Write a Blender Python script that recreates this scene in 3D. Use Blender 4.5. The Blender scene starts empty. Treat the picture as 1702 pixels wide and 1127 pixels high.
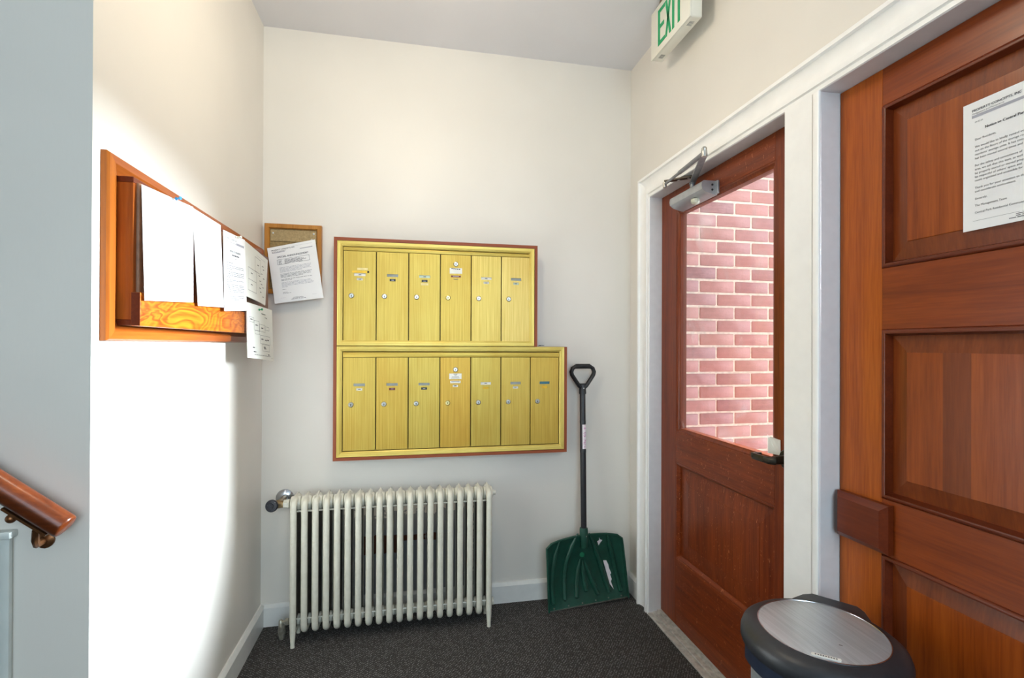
import bpy, bmesh, math, random
from math import sin, cos, pi, radians, sqrt
from mathutils import Vector, Matrix
random.seed(7)
SC = bpy.context.scene
COL = SC.collection

# ---------------------------------------------------------------- camera, world, lights, exposure
EYE = 1.3153
cd = bpy.data.cameras.new('camera'); cam = bpy.data.objects.new('camera', cd); COL.objects.link(cam)
YAW, PITCH, ROLL = 0.19866, 0.00335, 0.00398
_r = Vector((cos(YAW), -sin(YAW), 0)); _f = Vector((sin(YAW)*cos(PITCH), cos(YAW)*cos(PITCH), sin(PITCH)))
_u = _r.cross(_f); _r2 = cos(ROLL)*_r + sin(ROLL)*_u; _u2 = -sin(ROLL)*_r + cos(ROLL)*_u
cam.matrix_world = Matrix(((_r2.x, _u2.x, -_f.x, 0), (_r2.y, _u2.y, -_f.y, 0), (_r2.z, _u2.z, -_f.z, EYE), (0, 0, 0, 1)))
cd.sensor_width = 36; cd.lens = 822.04/1702*36; cd.shift_y = 7.49/1702; cd.clip_start = .02
SC.camera = cam
w = bpy.data.worlds.new('world'); SC.world = w; w.use_nodes = True
bg = w.node_tree.nodes['Background']; bg.inputs[0].default_value = (.74, .86, 1, 1); bg.inputs[1].default_value = 1.0

def area(name, loc, target, sx, sy, power, color, shape='RECTANGLE'):
    l = bpy.data.lights.new(name, 'AREA'); l.shape = shape; l.size = sx; l.size_y = sy
    l.energy = power; l.color = color
    o = bpy.data.objects.new(name, l); COL.objects.link(o); o.location = loc
    o.rotation_euler = (Vector(target)-Vector(loc)).to_track_quat('-Z', 'Y').to_euler()
    return o
# daylight at the mouth of the entrance porch, the ceiling lamp, and an unseen cool fill added behind the camera
area('porch_daylight', (3.05, 1.35, 1.35), (1.0, 1.35, 1.35), 2.6, 1.75, 20, (.84, .92, 1))
sl_ = bpy.data.lights.new('low_hazy_sun', 'SUN'); sl_.energy = 48; sl_.angle = radians(26); sl_.color = (.80, .91, 1)
so_ = bpy.data.objects.new('low_hazy_sun', sl_); COL.objects.link(so_); so_.rotation_euler = Vector((-1, -.18, -.24)).to_track_quat('-Z', 'Y').to_euler()
pl_ = bpy.data.lights.new('ceiling_lamp_light', 'POINT'); pl_.energy = 16; pl_.shadow_soft_size = .13; pl_.color = (1, .865, .66)
po_ = bpy.data.objects.new('ceiling_lamp_light', pl_); COL.objects.link(po_); po_.location = (.0, 1.40, 2.50)
area('hall_fill_light', (.3, -1.9, 1.7), (.2, 2, 1.3), 1.7, 1.7, 52, (.66, .85, 1))
SC.view_settings.view_transform = 'Standard'; SC.view_settings.look = 'None'
SC.view_settings.exposure = 0.20; SC.view_settings.gamma = 1; SC.view_settings.use_curve_mapping = False
try:
    SC.cycles.use_denoising = True; SC.cycles.max_bounces = 8; SC.cycles.diffuse_bounces = 6
    SC.cycles.transparent_max_bounces = 12; SC.cycles.sample_clamp_indirect = 8; SC.cycles.caustics_reflective = False
except Exception: pass

# ---------------------------------------------------------------- materials
def lin(c):
    return tuple((x/255/12.92 if x/255 <= .04045 else ((x/255+.055)/1.055)**2.4) for x in c[:3])+(1,)
class NT:
    def __init__(s, name):
        s.m = bpy.data.materials.new(name); s.m.use_nodes = True; s.t = s.m.node_tree
        s.b = s.t.nodes['Principled BSDF']; s.out = s.t.nodes['Material Output']
    def n(s, typ, **kw):
        nd = s.t.nodes.new(typ)
        for k, v in kw.items():
            if k.startswith('i_'): nd.inputs[k[2:].replace('_', ' ')].default_value = v
            else: setattr(nd, k, v)
        return nd
    def l(s, a, b): s.t.links.new(a, b)
    def set(s, **kw):
        for k, v in kw.items(): s.b.inputs[k.replace('_', ' ')].default_value = v
    def coords(s, scale=(1, 1, 1), rot=(0, 0, 0), kind='Object'):
        tc = s.n('ShaderNodeTexCoord'); mp = s.n('ShaderNodeMapping'); s.l(tc.outputs[kind], mp.inputs[0])
        mp.inputs['Scale'].default_value = scale; mp.inputs['Rotation'].default_value = rot
        return mp.outputs[0]
    def noise(s, vec, scale, detail=3, rough=.5, dist=0):
        nd = s.n('ShaderNodeTexNoise'); s.l(vec, nd.inputs['Vector'])
        nd.inputs['Scale'].default_value = scale; nd.inputs['Detail'].default_value = detail
        nd.inputs['Roughness'].default_value = rough; nd.inputs['Distortion'].default_value = dist
        return nd.outputs['Fac']
    def ramp(s, fac, stops, interp='LINEAR'):
        nd = s.n('ShaderNodeValToRGB'); s.l(fac, nd.inputs[0]); cr = nd.color_ramp; cr.interpolation = interp
        while len(cr.elements) < len(stops): cr.elements.new(.5)
        for e, (p, c) in zip(cr.elements, stops):
            e.position = p; e.color = c if len(c) == 4 else tuple(c)+(1,)
        return nd.outputs[0]
    def mix(s, fac, a, b, mode='MIX'):
        nd = s.n('ShaderNodeMix', data_type='RGBA', blend_type=mode)
        for sock, v in ((nd.inputs[0], fac), (nd.inputs[6], a), (nd.inputs[7], b)):
            if isinstance(v, (int, float, tuple)): sock.default_value = v
            else: s.l(v, sock)
        return nd.outputs[2]
    def bump(s, h, strength=.2, dist=.002):
        nd = s.n('ShaderNodeBump'); nd.inputs['Strength'].default_value = strength; nd.inputs['Distance'].default_value = dist
        s.l(h, nd.inputs['Height']); s.l(nd.outputs[0], s.b.inputs['Normal'])
def plain(name, rgb, rough=.5, metal=0, var=.06, nscale=40, coat=0, bump=0):
    t = NT(name); v = t.coords(); f = t.noise(v, nscale, 3)
    c = lin(rgb); lo = tuple(x*(1-var*2) for x in c[:3]); hi = tuple(min(1, x*(1+var*2)) for x in c[:3])
    t.l(t.ramp(f, [(.3, lo), (.7, hi)]), t.b.inputs['Base Color'])
    t.set(Roughness=rough, Metallic=metal, Coat_Weight=coat)
    if bump: t.bump(f, bump, .001)
    return t.m
def wood(name, dark, mid, light, axis='Z', rough=.32, coat=.35, wear=False, scale=1, figured=False):
    t = NT(name)
    a = {'X': (.05, 1, 1), 'Y': (1, .05, 1), 'Z': (1, 1, .05)}[axis]
    v = t.coords(a)
    f1 = t.noise(v, 26*scale, 4, .6, .4); f2 = t.noise(v, 180*scale, 2, .6)
    if figured:
        v2 = t.coords((1, .9, 2.6)); f1 = t.noise(v2, 5, 2, .45, .9)
        ms = t.n('ShaderNodeMath', operation='MULTIPLY'); t.l(f1, ms.inputs[0]); ms.inputs[1].default_value = 11
        fr = t.n('ShaderNodeMath', operation='FRACT'); t.l(ms.outputs[0], fr.inputs[0]); f1 = fr.outputs[0]
        col = t.ramp(f1, [(.0, lin(dark)), (.30, lin(light)), (.65, lin(mid)), (.92, lin(dark)), (1, lin(dark))])
    else:
        col = t.ramp(f1, [(.25, lin(dark)), (.5, lin(mid)), (.78, lin(light))])
    col = t.mix(.35, col, t.ramp(f2, [(.3, lin(dark)), (.7, lin(light))]), 'MIX')
    if wear:
        vw = t.coords((1, 3.2, 1.6), (0.5, 0, 0)); fw = t.noise(vw, 26, 5, .75, 1.2)
        m = t.ramp(fw, [(.628, (0, 0, 0)), (.645, (.75, .75, .75))])
        col = t.mix(m, col, lin((205, 130, 85)))
    t.l(col, t.b.inputs['Base Color']); t.set(Roughness=rough, Coat_Weight=coat*.35, Coat_Roughness=.15, Specular_IOR_Level=.28)
    t.bump(f2, .06, .001)
    return t.m
def paint(name, rgb, rough=.5, patch=False):
    t = NT(name); v = t.coords((1, 1, .25)); f = t.noise(v, 90, 4); f3 = t.noise(t.coords(), 2.5, 2)
    c = lin(rgb)
    col = t.mix(t.ramp(f3, [(.3, (0, 0, 0)), (.7, (1, 1, 1))]), tuple(x*.97 for x in c[:3])+(1,), tuple(min(1, x*1.02) for x in c[:3])+(1,))
    if patch:   # bare brown plaster where the paint has come off low on the wall
        tc = t.n('ShaderNodeTexCoord'); sp = t.n('ShaderNodeSeparateXYZ'); t.l(tc.outputs['Object'], sp.inputs[0])
        nz = t.noise(t.coords(), 28, 4, .6)
        def band(sock, cen, half):
            a = t.n('ShaderNodeMath', operation='SUBTRACT'); t.l(sock, a.inputs[0]); a.inputs[1].default_value = cen
            b = t.n('ShaderNodeMath', operation='ABSOLUTE'); t.l(a.outputs[0], b.inputs[0])
            d = t.n('ShaderNodeMath', operation='DIVIDE'); t.l(b.outputs[0], d.inputs[0]); d.inputs[1].default_value = half
            return d.outputs[0]
        def blob(cx, hx, cz, hz):
            mx = t.n('ShaderNodeMath', operation='MAXIMUM'); t.l(band(sp.outputs[0], cx, hx), mx.inputs[0]); t.l(band(sp.outputs[2], cz, hz), mx.inputs[1])
            ad = t.n('ShaderNodeMath', operation='MULTIPLY_ADD'); t.l(nz, ad.inputs[0]); ad.inputs[1].default_value = .8; t.l(mx.outputs[0], ad.inputs[2])
            lt = t.n('ShaderNodeMath', operation='LESS_THAN'); t.l(ad.outputs[0], lt.inputs[0]); lt.inputs[1].default_value = 1.35
            return lt.outputs[0]
        col = t.mix(blob(-.075, .40, .25, .25), col, lin((150, 152, 154)))   # grey behind the radiator: old paint, plus shade put into the colour
        for bl in ((-.15, .105, .338, .046), (.0, .07, .362, .014), (.10, .03, .36, .02)):
            col = t.mix(blob(*bl), col, lin((96, 50, 24)))
    t.l(col, t.b.inputs['Base Color']); t.set(Roughness=rough); t.bump(f, .12, .0015)
    return t.m

M = {}
M['wall'] = paint('wall_paint', (225, 220, 211), .42)
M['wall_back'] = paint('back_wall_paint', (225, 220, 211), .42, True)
M['ceiling'] = paint('ceiling_paint', (222, 222, 226), .7)
M['trim'] = plain('white_gloss_trim', (247, 246, 243), .3, 0, .01, 20, .2)
M['trim_grey'] = plain('jamb_paint', (222, 222, 222), .35, 0, .015, 30, .1)
M['base'] = plain('baseboard_paint', (224, 224, 220), .35, 0, .015, 30, .1)
RED = ((82, 28, 9), (116, 48, 17), (146, 68, 27)); OR = ((112, 44, 8), (142, 64, 14), (168, 84, 24))
M['red_v'] = wood('mahogany_upright', *RED, 'Z'); M['red_h'] = wood('mahogany_rail', *RED, 'Y', wear=True)
M['red_p'] = wood('mahogany_panel', *RED, 'Z', wear=True)
M['d2_v'] = wood('fir_upright', (128, 54, 10), (162, 78, 17), (188, 98, 28), 'Z'); M['d2_h'] = wood('fir_rail', (104, 40, 10), (132, 56, 16), (150, 70, 23), 'Y')
M['d2_p'] = wood('fir_panel', *OR, 'Z')
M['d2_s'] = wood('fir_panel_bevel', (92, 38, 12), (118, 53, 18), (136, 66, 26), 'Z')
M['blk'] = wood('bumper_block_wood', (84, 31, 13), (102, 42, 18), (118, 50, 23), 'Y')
M['cas_v'] = wood('orange_casing_upright', (138, 66, 12), (164, 86, 20), (180, 102, 32), 'Z')
M['cas_h'] = wood('orange_casing_rail', (136, 62, 14), (160, 80, 22), (176, 96, 34), 'Y')
M['box'] = wood('board_box_wood', (126, 54, 14), (160, 80, 24), (178, 98, 34), 'Z')
M['fig'] = wood('figured_fir', (128, 48, 8), (176, 86, 14), (200, 116, 26), 'Y', figured=True)
M['hard'] = plain('brown_hardboard', (140, 100, 72), .5, 0, .08, 60)
M['oak'] = wood('oak_frame', (150, 96, 36), (178, 118, 48), (192, 134, 62), 'Z', .4, .1)
M['tan'] = plain('tan_hardboard', (150, 124, 76), .6, 0, .12, 120)
M['tanmetal'] = plain('tan_strip', (164, 140, 96), .5, .1, .1, 140)
M['casew'] = wood('mailbox_case_wood', (118, 54, 30), (146, 74, 44), (162, 90, 56), 'Z', .45, .1)
M['casewh'] = wood('mailbox_case_wood_flat', (118, 54, 30), (146, 74, 44), (162, 90, 56), 'X', .45, .1)
M['rail'] = wood('handrail_wood', (58, 22, 7), (88, 38, 13), (110, 54, 22), 'X', .28, .4)
def gold(name, axis):
    t = NT(name); v = t.coords((1, 1, .01) if axis == 'Z' else (.01, 1, 1))
    f = t.noise(v, 260, 3, .7); f2 = t.noise(t.coords((1, 1, .4)), 9, 4)
    c = t.ramp(f, [(.3, lin((184, 156, 62))), (.7, lin((216, 193, 99)))])
    c = t.mix(t.ramp(f2, [(.45, (0, 0, 0)), (.8, (.5, .5, .5))]), c, lin((184, 146, 48)))
    oi = t.n('ShaderNodeObjectInfo'); c = t.mix(1.0, c, oi.outputs['Color'], 'MULTIPLY')
    t.l(c, t.b.inputs['Base Color']); t.set(Metallic=.45, Roughness=.42); t.bump(f, .12, .0006)
    return t.m
M['gold'] = gold('brushed_gold_upright', 'Z'); M['gold_h'] = gold('brushed_gold_flat', 'X')
M['dark'] = plain('dark_gap', (30, 24, 14), .8)
M['steel'] = plain('nickel', (190, 188, 182), .28, .9, .08, 60)
M['brass'] = plain('brass_lock', (214, 200, 140), .3, .8)
M['black'] = plain('black_plastic', (26, 27, 30), .45, 0, .1, 60)
M['cardw'] = plain('white_card', (236, 234, 226), .6, 0, .02); M['cardg'] = plain('grey_card', (150, 155, 150), .4, 0, .06)
M['cardk'] = plain('black_card', (34, 38, 34), .4); M['cardr'] = plain('red_card', (124, 40, 22), .4)
M['cardy'] = plain('yellow_card', (232, 186, 40), .5); M['cardb'] = plain('blue_card', (50, 110, 130), .4)
M['cardc'] = plain('green_white_card', (206, 224, 206), .5); M['residue'] = plain('pale_glue_residue', (230, 212, 150), .6)
M['paper'] = plain('white_paper', (240, 240, 240), .6, 0, .008, 10); M['paper2'] = plain('aged_paper', (230, 231, 224), .6, 0, .01, 10)
M['ink'] = plain('ink', (92, 92, 98), .7, 0, .02); M['inkd'] = plain('dark_ink', (48, 48, 54), .7, 0, .02); M['inkl'] = plain('light_ink', (168, 168, 178), .7, 0, .02)
def enamel():
    t = NT('radiator_enamel'); f = t.noise(t.coords(), 34, 5, .65); f2 = t.noise(t.coords(), 90, 3, .6)
    c = t.ramp(f, [(.25, lin((206, 203, 186))), (.6, lin((216, 213, 198))), (.8, lin((202, 194, 168)))])
    c = t.mix(t.ramp(f2, [(.76, (0, 0, 0)), (.79, (1, 1, 1))]), c, lin((120, 96, 74)))
    t.l(c, t.b.inputs['Base Color']); t.set(Roughness=.33, Coat_Weight=.25); return t.m
M['rad'] = enamel()
M['oldbrass'] = plain('dull_brass', (150, 128, 92), .4, .7, .15, 60); M['bronze'] = plain('bronze', (118, 78, 48), .35, .8, .15, 50)
M['chrome'] = plain('chrome', (190, 194, 200), .2, 1, .03, 30); M['oldnickel'] = plain('painted_nickel', (168, 164, 150), .4, .6, .15, 80)
def spotted(name, rgb, spot, thr, sc, rough=.4):
    t = NT(name); f = t.noise(t.coords(), sc, 2, .5); t.l(t.mix(t.ramp(f, [(thr, (0, 0, 0)), (thr+.02, (1, 1, 1))]), lin(rgb), lin(spot)), t.b.inputs['Base Color']); t.set(Roughness=rough); return t.m
M['wheel'] = spotted('handwheel_black', (40, 42, 50), (210, 210, 206), .71, 160)
M['green'] = plain('dark_green_plastic', (22, 68, 54), .38, 0, .08, 30); M['green_l'] = plain('green_mould_spot', (30, 112, 78), .4)
M['shaft'] = plain('black_shaft', (32, 32, 36), .35, 0, .08, 80)
M['signw'] = plain('sign_housing', (228, 226, 214), .45, 0, .01, 20); M['signg'] = plain('exit_green', (20, 160, 100), .45, 0, .02, 20)
M['alu'] = plain('silver_paint', (176, 178, 180), .35, .55, .03, 40); M['alud'] = plain('arm_steel', (140, 142, 144), .35, .7, .08, 40)
M['lens'] = plain('knob_plastic', (196, 198, 176), .25, 0, .02, 20, .4)
M['bronzed'] = plain('oil_bronze', (58, 54, 46), .35, .6, .1, 60)
M['binblk'] = plain('bin_black_plastic', (40, 42, 46), .4, 0, .06, 60); M['binnavy'] = plain('bin_navy_plastic', (32, 42, 62), .35, 0, .05, 50)
M['sill'] = plain('threshold_metal', (196, 192, 184), .45, .25, .12, 50)
M['conc'] = plain('porch_concrete', (150, 146, 140), .9, 0, .12, 12); M['mortar'] = plain('mortar', (228, 220, 206), .95, 0, .07, 60, 0, .5)
M['bluepin'] = plain('blue_plastic', (40, 130, 180), .3); M['greenpin'] = plain('green_plastic', (30, 130, 90), .3); M['whitepin'] = plain('cream_plastic', (226, 222, 206), .3)
M['sticker'] = plain('white_sticker', (236, 228, 232), .5, 0, .02); M['pink'] = plain('pink_marker', (196, 90, 160), .5, 0, .05)
M['stucco'] = plain('porch_wall_paint', (150, 150, 148), .9)
M['wains'] = plain('stair_panel_paint', (198, 203, 198), .4, 0, .02, 20)
def binsteel():
    t = NT('brushed_bin_steel'); f = t.noise(t.coords((1, .03, 1), (0, 0, .7)), 160, 3, .6); f2 = t.noise(t.coords(), 55, 3)
    c = t.ramp(f, [(.3, lin((180, 187, 191))), (.7, lin((204, 210, 214)))])
    c = t.mix(t.ramp(f2, [(.73, (0, 0, 0)), (.77, (1, 1, 1))]), c, lin((110, 106, 104)))
    t.l(c, t.b.inputs['Base Color']); t.set(Metallic=.55, Roughness=.36); return t.m
M['binsteel'] = binsteel()
def carpet():
    t = NT('carpet'); v = t.coords((1, 1, 1), (0, 0, radians(38)))
    vo = t.n('ShaderNodeTexVoronoi'); t.l(v, vo.inputs['Vector']); vo.inputs['Scale'].default_value = 105; vo.inputs['Randomness'].default_value = .35
    d = vo.outputs['Distance']; fn = t.noise(t.coords(), 300, 2)
    c = t.ramp(d, [(.08, lin((150, 148, 148))), (.34, lin((62, 61, 62))), (.52, lin((15, 15, 17)))])
    c = t.mix(.35, c, t.ramp(fn, [(.35, lin((24, 23, 22))), (.65, lin((96, 88, 78)))]))
    t.l(c, t.b.inputs['Base Color']); t.set(Roughness=.95)
    inv = t.n('ShaderNodeMath', operation='SUBTRACT'); inv.inputs[0].default_value = 1; t.l(d, inv.inputs[1]); t.bump(inv.outputs[0], .7, .004)
    return t.m
M['carpet'] = carpet()
def brick():
    t = NT('brick_face'); oi = t.n('ShaderNodeObjectInfo'); f = t.noise(t.coords(kind='Generated'), 5, 5, .65); f2 = t.noise(t.coords(), 120, 3)
    c = t.ramp(oi.outputs['Random'], [(0, lin((172, 128, 124))), (.35, lin((180, 134, 129))), (.6, lin((158, 122, 124))), (.85, lin((184, 138, 128))), (1, lin((140, 106, 110)))])
    c = t.mix(t.ramp(f, [(.35, (0, 0, 0)), (.75, (.5, .5, .5))]), c, lin((198, 150, 146)))
    c = t.mix(t.ramp(f2, [(.7, (0, 0, 0)), (.78, (.6, .6, .6))]), c, lin((120, 80, 78)))
    t.l(c, t.b.inputs['Base Color']); t.set(Roughness=.9); t.bump(f2, .4, .003); return t.m
M['brick'] = brick()
def glass():
    t = NT('door_glass'); nt = t.t
    tr = t.n('ShaderNodeBsdfTransparent'); gl = t.n('ShaderNodeBsdfGlossy'); gl.inputs['Roughness'].default_value = .02
    lw = t.n('ShaderNodeLayerWeight'); lw.inputs['Blend'].default_value = .5
    pw = t.n('ShaderNodeMath', operation='POWER'); t.l(lw.outputs['Facing'], pw.inputs[0]); pw.inputs[1].default_value = 5
    fr = t.n('ShaderNodeMath', operation='MULTIPLY_ADD'); t.l(pw.outputs[0], fr.inputs[0]); fr.inputs[1].default_value = .6; fr.inputs[2].default_value = .03
    mx = t.n('ShaderNodeMixShader'); t.l(fr.outputs[0], mx.inputs[0]); t.l(tr.outputs[0], mx.inputs[1]); t.l(gl.outputs[0], mx.inputs[2])
    df = t.n('ShaderNodeBsdfDiffuse'); df.inputs[0].default_value = (.9, .88, .88, 1)
    f = t.noise(t.coords((1, 1.4, 1.0), (.5, 0, 0)), 5, 4, .55, .8)
    tc = t.n('ShaderNodeTexCoord'); sp = t.n('ShaderNodeSeparateXYZ'); t.l(tc.outputs['Object'], sp.inputs[0])
    m = t.ramp(f, [(.54, (0, 0, 0)), (.78, (.16, .16, .16))])
    m2 = t.n('ShaderNodeMixShader'); t.l(m, m2.inputs[0]); t.l(mx.outputs[0], m2.inputs[1]); t.l(df.outputs[0], m2.inputs[2])
    t.l(m2.outputs[0], t.out.inputs[0]); return t.m
M['glass'] = glass()

# ---------------------------------------------------------------- mesh helpers
def wloc(o):
    v = Vector((0, 0, 0))
    while o: v += o.location; o = o.parent
    return v
class MB:
    def __init__(s): s.bm = bmesh.new()
    def vf(s, verts, faces):
        vs = [s.bm.verts.new(v) for v in verts]
        for f in faces:
            try: s.bm.faces.new([vs[i] for i in f])
            except ValueError: pass
        return s
    def box(s, x0, x1, y0, y1, z0, z1, bev=0, seg=2, rot=None):
        b = bmesh.new(); bmesh.ops.create_cube(b, size=1)
        for v in b.verts: v.co = Vector(((x0+x1)/2+v.co.x*(x1-x0), (y0+y1)/2+v.co.y*(y1-y0), (z0+z1)/2+v.co.z*(z1-z0)))
        if bev: bmesh.ops.bevel(b, geom=list(b.edges), offset=bev, segments=seg, affect='EDGES', profile=.5)
        if rot is not None:
            c = Vector(((x0+x1)/2, (y0+y1)/2, (z0+z1)/2))
            for v in b.verts: v.co = c + rot @ (v.co-c)
        me = bpy.data.meshes.new('tmp'); b.to_mesh(me); s.bm.from_mesh(me); bpy.data.meshes.remove(me); b.free()
        return s
    def prism(s, poly, fn, h0, h1):
        n = len(poly)
        s.vf([fn(a, b, h0) for a, b in poly]+[fn(a, b, h1) for a, b in poly],
             [tuple(range(n)), tuple(range(2*n-1, n-1, -1))]+[(i, (i+1) % n, n+(i+1) % n, n+i) for i in range(n)])
        return s
    def tube(s, path, r, n=12, closed=False, flat=None, caps=True):
        """path of points; r number or list; flat=(axis vector, factor) squashes the section along that axis"""
        P = [Vector(p) for p in path]; N = len(P); rr = r if isinstance(r, (list, tuple)) else [r]*N
        rings = []; prev = None
        for i in range(N):
            a = P[(i-1) % N] if (closed or i > 0) else P[i]; b = P[(i+1) % N] if (closed or i < N-1) else P[i]
            t = (b-a).normalized()
            if prev is None:
                up = Vector((0, 0, 1)) if abs(t.z) < .9 else Vector((1, 0, 0)); u = (up-t*up.dot(t)).normalized()
            else: u = (prev-t*prev.dot(t)).normalized()
            prev = u; v = t.cross(u); ring = []
            for k in range(n):
                d = (u*cos(2*pi*k/n)+v*sin(2*pi*k/n))*rr[i]
                if flat: ax = flat[0]; d = d+ax*(d.dot(ax))*(flat[1]-1)
                ring.append(s.bm.verts.new(P[i]+d))
            rings.append(ring)
        for i in range(N if closed else N-1):
            A, B = rings[i], rings[(i+1) % N]
            for k in range(n): s.bm.faces.new((A[k], A[(k+1) % n], B[(k+1) % n], B[k]))
        if caps and not closed: s.bm.faces.new(rings[0][::-1]); s.bm.faces.new(rings[-1])
        return s
    def lathe(s, prof, origin, axis=(0, 0, 1), n=24):
        """prof: (radius, distance along axis) pairs"""
        ax = Vector(axis).normalized(); up = Vector((0, 0, 1)) if abs(ax.z) < .9 else Vector((1, 0, 0))
        u = (up-ax*up.dot(ax)).normalized(); v = ax.cross(u); O = Vector(origin); rings = []
        for r, h in prof:
            if r < 1e-6: rings.append([s.bm.verts.new(O+ax*h)]); continue
            rings.append([s.bm.verts.new(O+ax*h+(u*cos(2*pi*k/n)+v*sin(2*pi*k/n))*r) for k in range(n)])
        for A, B in zip(rings, rings[1:]):
            for k in range(n):
                if len(A) == 1 and len(B) == 1: continue
                if len(A) == 1: s.bm.faces.new((A[0], B[(k+1) % n], B[k]))
                elif len(B) == 1: s.bm.faces.new((A[k], A[(k+1) % n], B[0]))
                else: s.bm.faces.new((A[k], A[(k+1) % n], B[(k+1) % n], B[k]))
        if len(rings[0]) > 1: s.bm.faces.new(rings[0][::-1])
        if len(rings[-1]) > 1: s.bm.faces.new(rings[-1])
        return s
    def ball(s, c, r, n=12):
        return s.lathe([(0, -r)]+[(r*sin(pi*k/8), -r*cos(pi*k/8)) for k in range(1, 8)]+[(0, r)], c, (0, 0, 1), n)
    def build(s, name, mat, parent=None, flat=False, ang=35):
        bmesh.ops.recalc_face_normals(s.bm, faces=s.bm.faces)
        me = bpy.data.meshes.new(name); off = wloc(parent) if parent else Vector((0, 0, 0))
        for v in s.bm.verts: v.co -= off
        s.bm.to_mesh(me); s.bm.free()
        if not flat:
            me.polygons.foreach_set('use_smooth', [True]*len(me.polygons)); me.set_sharp_from_angle(angle=radians(ang))
        me.materials.append(M[mat] if isinstance(mat, str) else mat)
        o = bpy.data.objects.new(name, me); COL.objects.link(o)
        if parent: o.parent = parent
        return o
def thing(name, label, cat, loc, group=None):
    o = bpy.data.objects.new(name, None); COL.objects.link(o); o.location = loc; o.empty_display_size = .05
    o['label'] = label; o['category'] = cat
    if group: o['group'] = group
    return o
def tag(o, label, cat, group=None):
    o['label'] = label; o['category'] = cat
    if group: o['group'] = group
    return o
def struct(o, label=None):
    o['kind'] = 'structure'
    if label: o['label'] = label
    return o
def sweep_bars(poly, prof, fn, closed=True):
    """mitred bars along a counter-clockwise outline; prof = closed list of (inset, height); one MB per side"""
    n = len(poly); V = [Vector(p) for p in poly]
    def nrm(i): d = (V[(i+1) % n]-V[i]).normalized(); return Vector((-d.y, d.x))
    def off(i, d):
        if closed or 0 < i < n-1:
            a, b = nrm((i-1) % n), nrm(i); m = a+b; return V[i]+m*(d/(m.dot(a)))
        return V[i]+nrm(0 if i == 0 else n-2)*d
    out = []
    for i in range(n if closed else n-1):
        j = (i+1) % n; k = len(prof)
        A = [fn(*off(i, d), h) for d, h in prof]; B = [fn(*off(j, d), h) for d, h in prof]
        out.append(MB().vf(A+B, [tuple(range(k)), tuple(range(2*k-1, k-1, -1))]+[(q, (q+1) % k, k+(q+1) % k, k+q) for q in range(k)]))
    return out
def rect(a0, a1, b0, b1): return [(a0, b0), (a1, b0), (a1, b1), (a0, b1)]
def raised(a0, a1, b0, b1, inset, h0, h1, fn, step=.003):
    """raised panel: sloped border, small step, flat field"""
    i = inset
    L = [(rect(a0, a1, b0, b1), h0), (rect(a0+i, a1-i, b0+i, b1-i), h1), (rect(a0+i+.001, a1-i-.001, b0+i+.001, b1-i-.001), h1+step)]
    v = []; f = []
    for R, h in L: v += [fn(a, b, h) for a, b in R]
    slopes = MB().vf(v[:8], [(k, (k+1) % 4, 4+(k+1) % 4, 4+k) for k in range(4)])
    field = MB().vf(v[4:12], [(k, (k+1) % 4, 4+(k+1) % 4, 4+k) for k in range(4)]+[(4, 5, 6, 7)])
    return slopes, field
XL, XR, YB, HC, YW = -.690, 1.157, 2.5, 2.807, 1.2435
onback = lambda y: (lambda a, b, h: (a, y-h, b))
onright = lambda x: (lambda a, b, h: (x-h, a, b))
onleft = lambda x: (lambda a, b, h: (x+h, a, b))
XD1, XD2 = 1.203, 1.205

# ---------------------------------------------------------------- the shell
struct(MB().box(-3.2, 1.30, -2.2, 2.62, -.1, 0).build('floor', 'carpet'))
struct(MB().box(-3.2, 1.30, -2.2, 2.62, HC, HC+.1).build('ceiling', 'ceiling'))
struct(MB().box(-.81, 1.30, YB, 2.62, 0, HC).build('wall_back', 'wall_back'))
struct(MB().box(-.81, XL, YW, YB, 0, HC).build('wall_left', 'wall'))
struct(MB().box(-3.2, -.81, YW, YW+.12, 0, HC).build('wall_stair', 'wall'))
struct(MB().box(-3.3, -3.2, -2.2, YW+.12, 0, HC).build('wall_far_left', 'wall'))
struct(MB().box(-3.2, 1.30, -2.3, -2.2, 0, HC).build('wall_front', 'wall'))
rw = MB()
rw.box(XR, 1.30, 2.245, YB, 0, HC); rw.box(XR, 1.30, 1.212, 1.335, 0, 2.045); rw.box(XR, 1.30, -2.2, .285, 0, HC); rw.box(XR, 1.30, .285, 2.245, 2.045, HC)
struct(rw.build('wall_right', 'wall', flat=True))

# baseboards with an eased top edge
bprof = lambda t: [(0, 0), (0, t), (.086, t), (.100, t*.35), (.100, 0)]
def baseb(name, fn, a0, a1, t=.018):
    P = bprof(t); k = len(P)
    A = [fn(a0, z, h) for z, h in P]; B = [fn(a1, z, h) for z, h in P]
    struct(MB().vf(A+B, [tuple(range(k)), tuple(range(2*k-1, k-1, -1))]+[(q, (q+1) % k, k+(q+1) % k, k+q) for q in range(k)]).build(name, 'base', flat=True))
baseb('baseboard_back', onback(YB), XL+.018, XR-.018)
baseb('baseboard_left', onleft(XL), YW, YB)
baseb('baseboard_right', onright(XR), 2.362, YB)

# door casing: far upright, long head over both doors, near upright
cp = [(0, 0), (0, .024), (.004, .030), (.013, .031), (.0165, .031), (.018, .020), (.026, .015), (.042, .010), (.060, .010), (.076, .015), (.080, .024), (.091, .026), (.096, .026), (.0975, .017), (.101, .017), (.1025, .022), (.113, .022), (.115, .019), (.115, 0)]
outl = [(.170, 0), (.170, 2.160), (2.360, 2.160), (2.360, 0)][::-1]
cas = bpy.data.objects.new('trim_1', None); COL.objects.link(cas); cas.location = (XR, 2.36, 0); struct(cas, 'white moulded door casing running over both doors')
for b in sweep_bars(outl, cp, lambda a, bb, h: (XR-h, a, bb), closed=False): b.build('casing_board', 'trim', cas, ang=25)
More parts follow.
